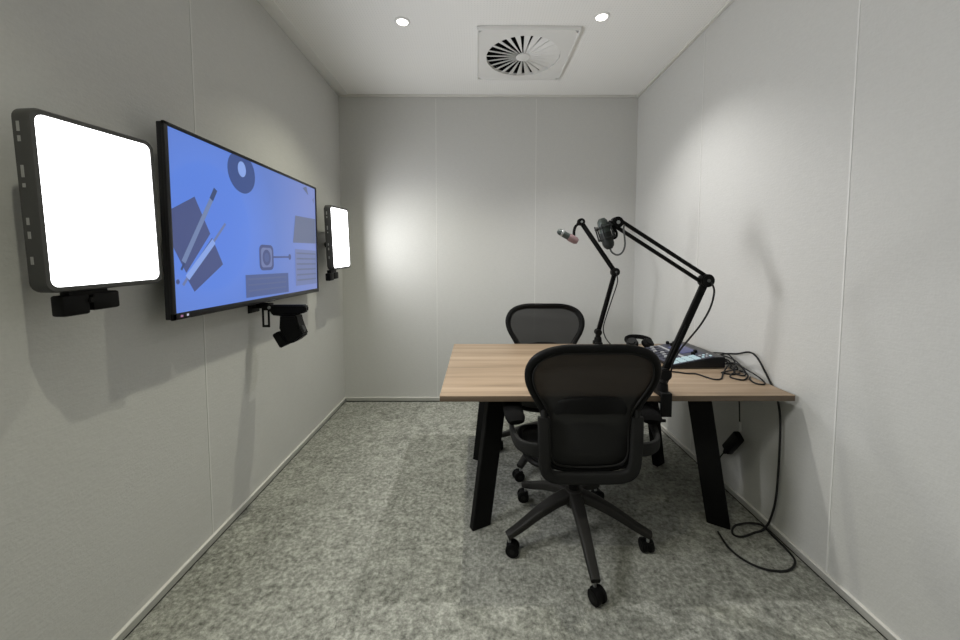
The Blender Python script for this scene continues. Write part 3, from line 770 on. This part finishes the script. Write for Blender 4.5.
def condenser_mic():
    a, b = Vector((0.566, 1.715, 1.548)), Vector((0.603, 1.700, 1.408))
    o0 = (a + b) / 2; d = (b - a).normalized()
    t = thing('condenser_microphone', 'dark green-grey condenser microphone in a cage shock mount on the near boom arm', 'microphone', tuple(o0))
    L = (b - a).length
    MB().lathe([(0, -L * .5), (0.014, -L * .49), (0.023, -L * .40), (0.0245, -L * .30), (0.0245, -L * .02), (0, -L * .02)], M['mic'], 24, d).build('grille', t)
    MB().lathe([(0, -L * .03), (0.0255, -L * .03), (0.026, L * .33), (0.022, L * .42), (0.012, L * .5), (0, L * .5)], M['micdark'], 24, d).build('body', t)
    q = Vector((0, 0, 1)).rotation_difference(d).to_matrix()
    cg = MB()
    for zz, rr in ((-0.030, 0.040), (0.022, 0.038)):
        cg.sweep([q @ Vector((rr * math.cos(2 * PI * k / 28), rr * math.sin(2 * PI * k / 28), zz)) for k in range(28)], [(0.003, 0.004)] * 28, M['micdark'], 8, True)
    for k in range(6):
        a_ = 2 * PI * k / 6 + 0.3
        cg.cyl(q @ Vector((0.040 * math.cos(a_), 0.040 * math.sin(a_), -0.042)), q @ Vector((0.038 * math.cos(a_), 0.038 * math.sin(a_), 0.030)), 0.0035, M['micdark'], n=8)
        a2 = a_ + PI / 6
        for zz in (-0.030, 0.022):
            cg.cyl(q @ Vector((0.039 * math.cos(a_), 0.039 * math.sin(a_), zz)), q @ Vector((0.024 * math.cos(a2), 0.024 * math.sin(a2), zz)), 0.0016, M['micdark'], n=6)
    cg.build('shock_mount', t)
    def l(p): return Vector(p) - o0
    y = MB().tube([l((0.606, 1.705, 1.526)), l((0.618, 1.705, 1.505)), l((0.633, 1.702, 1.482)), l((0.630, 1.70, 1.462)), l((0.616, 1.70, 1.455))], 0.0055, M['black'], 10)
    y.cyl(l((0.604, 1.705, 1.528)), l((0.612, 1.705, 1.500)), 0.011, M['black'])
    y.build('mount_yoke', t)
    MB().tube([l((0.603, 1.70, 1.410)), l((0.612, 1.695, 1.392)), l((0.632, 1.69, 1.381)), l((0.652, 1.685, 1.390)), l((0.663, 1.680, 1.420)), l((0.660, 1.678, 1.46)), l((0.655, 1.678, 1.50)), l((0.660, 1.682, 1.515))], 0.0042, M['greycable'], 8).build('cable', t)
condenser_mic()

def dynamic_mic():
    a, b = Vector((0.572, 2.680, 1.566)), Vector((0.716, 2.680, 1.488))
    o0 = (a + b) / 2; d = (b - a).normalized(); L = (b - a).length
    t = thing('dynamic_microphone', 'grey-green microphone with a pinkish end on the far boom arm', 'microphone', tuple(o0))
    MB().lathe([(0, -L * .5), (0.012, -L * .49), (0.021, -L * .42), (0.0235, -L * .30), (0.0235, L * .08), (0, L * .08)], M['mic'], 24, d).build('body', t)
    MB().lathe([(0.0236, -L * .32), (0.0255, -L * .30), (0.0255, -L * .25), (0.0236, -L * .23)], M['steel'], 24, d).build('collar', t)
    MB().lathe([(0, L * .06), (0.026, L * .06), (0.028, L * .16), (0.027, L * .40), (0.018, L * .5), (0, L * .5)], M['micpink'], 24, d).build('end_cap', t)
    def l(p): return Vector(p) - o0
    MB().tube([l((0.706, 2.68, 1.604)), l((0.696, 2.68, 1.588)), l((0.690, 2.68, 1.56)), l((0.690, 2.68, 1.532)), l((0.686, 2.68, 1.515))], 0.010, M['black'], 10).build('mount_yoke', t)
dynamic_mic()

# ------------------------------------------------------------------ audio mixer
def audio_mixer():
    x0, x1, y0, y1, zb = 1.090, 1.402, 2.070, 2.470, 0.7405
    ox, oy = (x0 + x1) / 2, (y0 + y1) / 2
    t = thing('audio_mixer', 'black wedge shaped audio mixer with pale lit pads on the desk by the wall', 'audio mixer', (ox, oy, zb), 0.03)
    W, D = x1 - x0, y1 - y0
    hl, hr = 0.017, 0.066
    MB().prism([(-W / 2, -D / 2, 0.004), (W / 2, -D / 2, 0.004), (W / 2, -D / 2, hr), (W / 2 - 0.05, -D / 2, hr), (-W / 2, -D / 2, hl)], (0, D, 0), M['tvbody'], 0.003).build('housing', t)
    for sx in (-1, 1):
        for sy in (-1, 1): MB().cyl((sx * W * .42, sy * D * .42, 0), (sx * W * .42, sy * D * .42, 0.006), 0.010, M['softblack'], n=14).build('rubber_foot', t)
    ln = W - 0.05; ang = math.atan2(hr - hl, ln)
    U = Vector((math.cos(ang), 0, math.sin(ang))); Nn = Vector((-math.sin(ang), 0, math.cos(ang))); O = Vector((-W / 2, 0, hl))
    def S(u, y, h=0.0): return O + U * u + Vector((0, y, 0)) + Nn * h
    Rm = Matrix((U, Vector((0, 1, 0)), Nn)).transposed()
    MB().box(S(ln / 2, 0, 0.002), (ln - 0.006, D - 0.010, 0.004), M['mixertop'], 0.001, Rm).build('control_face', t)
    for i in range(4):
        for j in range(2): MB().box(S(0.040 + 0.042 * i, -D / 2 + 0.032 + 0.040 * j, 0.006), (0.036, 0.034, 0.006), M['pad'], 0.003, Rm).build('pad', t)
    for i in range(3):
        for j in range(2): MB().box(S(0.205 + 0.022 * i, -D / 2 + 0.03 + 0.03 * j, 0.006), (0.012, 0.014, 0.005), M['mixersilver' if (i + j) % 2 else 'pad'], 0.002, Rm).build('button', t)
    for j in range(6):
        yy = -D / 2 + 0.135 + 0.044 * j
        f = MB().box(S(0.065, yy, 0.0045), (0.085, 0.006, 0.002), M['void'], 0.0, Rm)
        f.box(S(0.045 + 0.012 * (j % 3), yy, 0.011), (0.022, 0.014, 0.012), M['mixersilver'], 0.003, Rm); f.build('fader', t)
    MB().box(S(0.195, 0.03, 0.005), (0.085, 0.16, 0.004), M['mixscreen'], 0.001, Rm).build('display', t)
    MB().box(S(0.128, 0.04, 0.0045), (0.014, D - 0.10, 0.003), M['mixersilver'], 0.001, Rm).build('label_strip', t)
    for j in range(5):
        c = S(0.19 + 0.03 * (j % 2), (-0.10, -0.075, 0.13, 0.155, 0.18)[j], 0.004)
        MB().cyl(c, c + Nn * 0.018, 0.012, M['black'], 0.010, 20, 0.002).build('knob', t)
    for j in range(4):
        MB().cyl((W / 2 - 0.002, -0.15 + 0.07 * j, 0.036), (W / 2 + 0.030, -0.15 + 0.07 * j, 0.036), 0.010, M['black'], 0.007, 14).build('plug', t)
    return t
audio_mixer()

# ------------------------------------------------------------------ headphones lying on the desk
def headphones():
    o0 = Vector((1.130, 2.555, 0.7405))
    t = thing('headphones', 'black over-ear headphones lying on the desk beyond the mixer', 'headphones', tuple(o0), -0.1)
    P = spline([(-0.075, 0.0, 0.040), (-0.085, 0.05, 0.052), (-0.05, 0.095, 0.060), (0.0, 0.108, 0.062), (0.05, 0.095, 0.060), (0.085, 0.05, 0.052), (0.075, 0.0, 0.040)], 6)
    MB().sweep(P, [(0.007, 0.016)] * len(P), M['softblack'], 12, up=(0, 0, 1)).build('headband', t)
    for s in (-1, 1):
        ax = Vector((s * 0.35, -0.55, 0.75)).normalized(); c = Vector((s * 0.052, 0.0, 0.036))
        e = MB().cyl(c - ax * 0.004, c + ax * 0.028, 0.041, M['black'], 0.034, 28, 0.009).build('ear_cup', t)
        MB().lathe([(0.016, -0.012), (0.030, -0.018), (0.039, -0.012), (0.040, 0.0), (0.016, 0.0)], M['softblack'], 28, ax, c - ax * 0.003).build('ear_cushion', e)
    return t
headphones()

# ------------------------------------------------------------------ cables
def cable(name, label, pts, r, mat, sub=8, grp=None):
    pts = [Vector(p) for p in pts]; o0 = pts[0].copy(); o0.z = min(p.z for p in pts)
    mb = MB().tube([p - o0 for p in pts], r, M[mat], 8, sub=sub)
    return tag(mb.build(name, loc=tuple(o0)), label, 'cable', grp)
zt = 0.7445
cable('audio_cable', 'black cable lying along the desk in front of the mixer', [(0.955, 1.93, zt), (1.00, 1.985, zt), (1.075, 2.005, zt), (1.13, 1.975, zt), (1.18, 1.965, zt), (1.213, 1.88, zt), (1.26, 1.885, zt), (1.315, 1.955, zt + .004), (1.375, 2.02, zt + .012), (1.425, 2.075, 0.768), (1.446, 2.13, 0.775)], 0.0038, 'cable')
cable('power_cable', 'thick cable arching off the mixer, down the wall to a loop on the carpet',
      [(1.442, 2.200, 0.780), (1.446, 2.13, 0.812), (1.444, 2.03, 0.838), (1.446, 1.945, 0.868), (1.452, 1.895, 0.850), (1.460, 1.850, 0.79), (1.4625, 1.815, 0.745), (1.4625, 1.790, 0.715), (1.460, 1.765, 0.68), (1.452, 1.735, 0.60), (1.450, 1.728, 0.50), (1.450, 1.728, 0.35), (1.452, 1.738, 0.19), (1.450, 1.765, 0.065), (1.425, 1.775, 0.010), (1.375, 1.762, 0.006),
       (1.293, 1.734, 0.006), (1.262, 1.754, 0.006), (1.305, 1.806, 0.007), (1.382, 1.820, 0.012), (1.440, 1.800, 0.016), (1.448, 1.733, 0.007), (1.444, 1.64, 0.006), (1.425, 1.583, 0.006), (1.366, 1.541, 0.006), (1.307, 1.533, 0.006), (1.243, 1.552, 0.006), (1.198, 1.601, 0.006), (1.182, 1.671, 0.006), (1.197, 1.768, 0.006)], 0.0048, 'cable')
for i, (lab, pts) in enumerate((
    ('black cable tangle strand looping nearest the desk front edge', [(1.430, 2.14, 0.776), (1.428, 2.06, 0.768), (1.40, 1.985, 0.752), (1.35, 1.945, zt), (1.325, 1.90, zt), (1.36, 1.865, zt), (1.41, 1.90, zt + .006), (1.44, 1.955, zt + .008), (1.452, 2.02, zt)]),
    ('black cable strand reaching furthest right along the wall edge of the desk', [(1.430, 2.22, 0.776), (1.436, 2.12, 0.80), (1.428, 2.02, 0.80), (1.42, 1.96, 0.785), (1.44, 1.90, 0.765), (1.448, 1.85, 0.748), (1.42, 1.80, zt), (1.385, 1.81, zt), (1.40, 1.87, zt), (1.43, 1.91, zt)]),
    ('black cable strand bunched low beside the back corner plugs of the mixer', [(1.432, 2.16, 0.774), (1.446, 2.115, 0.780), (1.438, 2.07, 0.765), (1.418, 2.045, 0.752), (1.440, 2.02, 0.752), (1.446, 2.06, 0.770), (1.425, 2.10, 0.760), (1.432, 2.03, 0.785), (1.442, 1.97, 0.762), (1.415, 1.93, 0.747), (1.388, 1.955, 0.747), (1.408, 2.01, 0.752)]),
    ('black cable strand curled upright against the wall behind the mixer plugs', [(1.430, 2.28, 0.776), (1.442, 2.20, 0.80), (1.440, 2.10, 0.815), (1.430, 2.03, 0.79), (1.405, 2.00, 0.76), (1.36, 2.005, zt), (1.33, 1.985, zt), (1.37, 1.955, zt), (1.425, 1.98, zt)]),
)):
    cable('audio_cable', lab, pts, 0.0040, 'cable', 8, 'tangled cables behind the mixer')

def adapter():
    o0 = Vector((1.432, 2.02, 0.33))
    t = thing('power_adapter', 'black power adapter hanging on its lead beneath the desk by the right wall', 'power adapter', tuple(o0))
    a, b = Vector((-0.004, 0.062, -0.085)), Vector((-0.004, -0.070, 0.095)); d = (b - a).normalized(); u = Vector((1, 0, 0)); v = d.cross(u)
    MB().box((a + b) / 2, (0.036, 0.058, (b - a).length * .72), M['black'], 0.008, Matrix((u, v, d)).transposed()).cyl(a, a.lerp(b, .2), 0.009, M['black'], 0.018).build('body', t)
    MB().box((0, -0.045, 0.118), (0.016, 0.020, 0.055), M['plugwhite'], 0.004).build('plug', t)
    MB().tube([(0, -0.045, 0.14), (0, -0.040, 0.19), (0, -0.032, 0.26), (-0.01, -0.02, 0.34), (-0.02, 0.0, 0.3845)], 0.0035, M['cable'], 8).build('lead', t)
    MB().tube([tuple(a), (0, 0.10, -0.13), (0, 0.13, -0.20), (-0.02, 0.15, -0.30), (-0.05, 0.19, -0.326)], 0.0035, M['cable'], 8).build('cord', t)
adapter()

# ------------------------------------------------------------------ camera, world, view
f, p, y, cyp = 371.914, 0.0598127, 0.005932, 281.72
cam = bpy.data.cameras.new('camera'); co = bpy.data.objects.new('camera', cam); COL.objects.link(co)
Rw = [[0.999982463, -0.005904483, 0.000458588], [0.000104807, -0.059778656, -0.998211652], [0.005921337, 0.998194194, -0.059776979]]
xr, yd, fw = (Vector(r) for r in Rw)
mat = Matrix((xr, -yd, -fw)).transposed().to_4x4(); mat.translation = (0, 0, 1.36)
co.matrix_world = mat
cam.sensor_width = 36; cam.sensor_fit = 'HORIZONTAL'; cam.lens = f / 960 * 36
cam.shift_y = -(320 - cyp) / 960; cam.clip_start = 0.05
SC.camera = co
w = bpy.data.worlds.new('world'); SC.world = w; w.use_nodes = True
w.node_tree.nodes['Background'].inputs[0].default_value = (0.02, 0.02, 0.02, 1)
vs = SC.view_settings
vs.view_transform = 'Standard'; vs.look = 'None'; vs.gamma = 1; vs.use_curve_mapping = False; vs.exposure = EXPO
SC.cycles.max_bounces = 10; SC.cycles.diffuse_bounces = 6; SC.cycles.transparent_max_bounces = 12
SC.cycles.sample_clamp_indirect = 6
SC.cycles.use_denoising = True
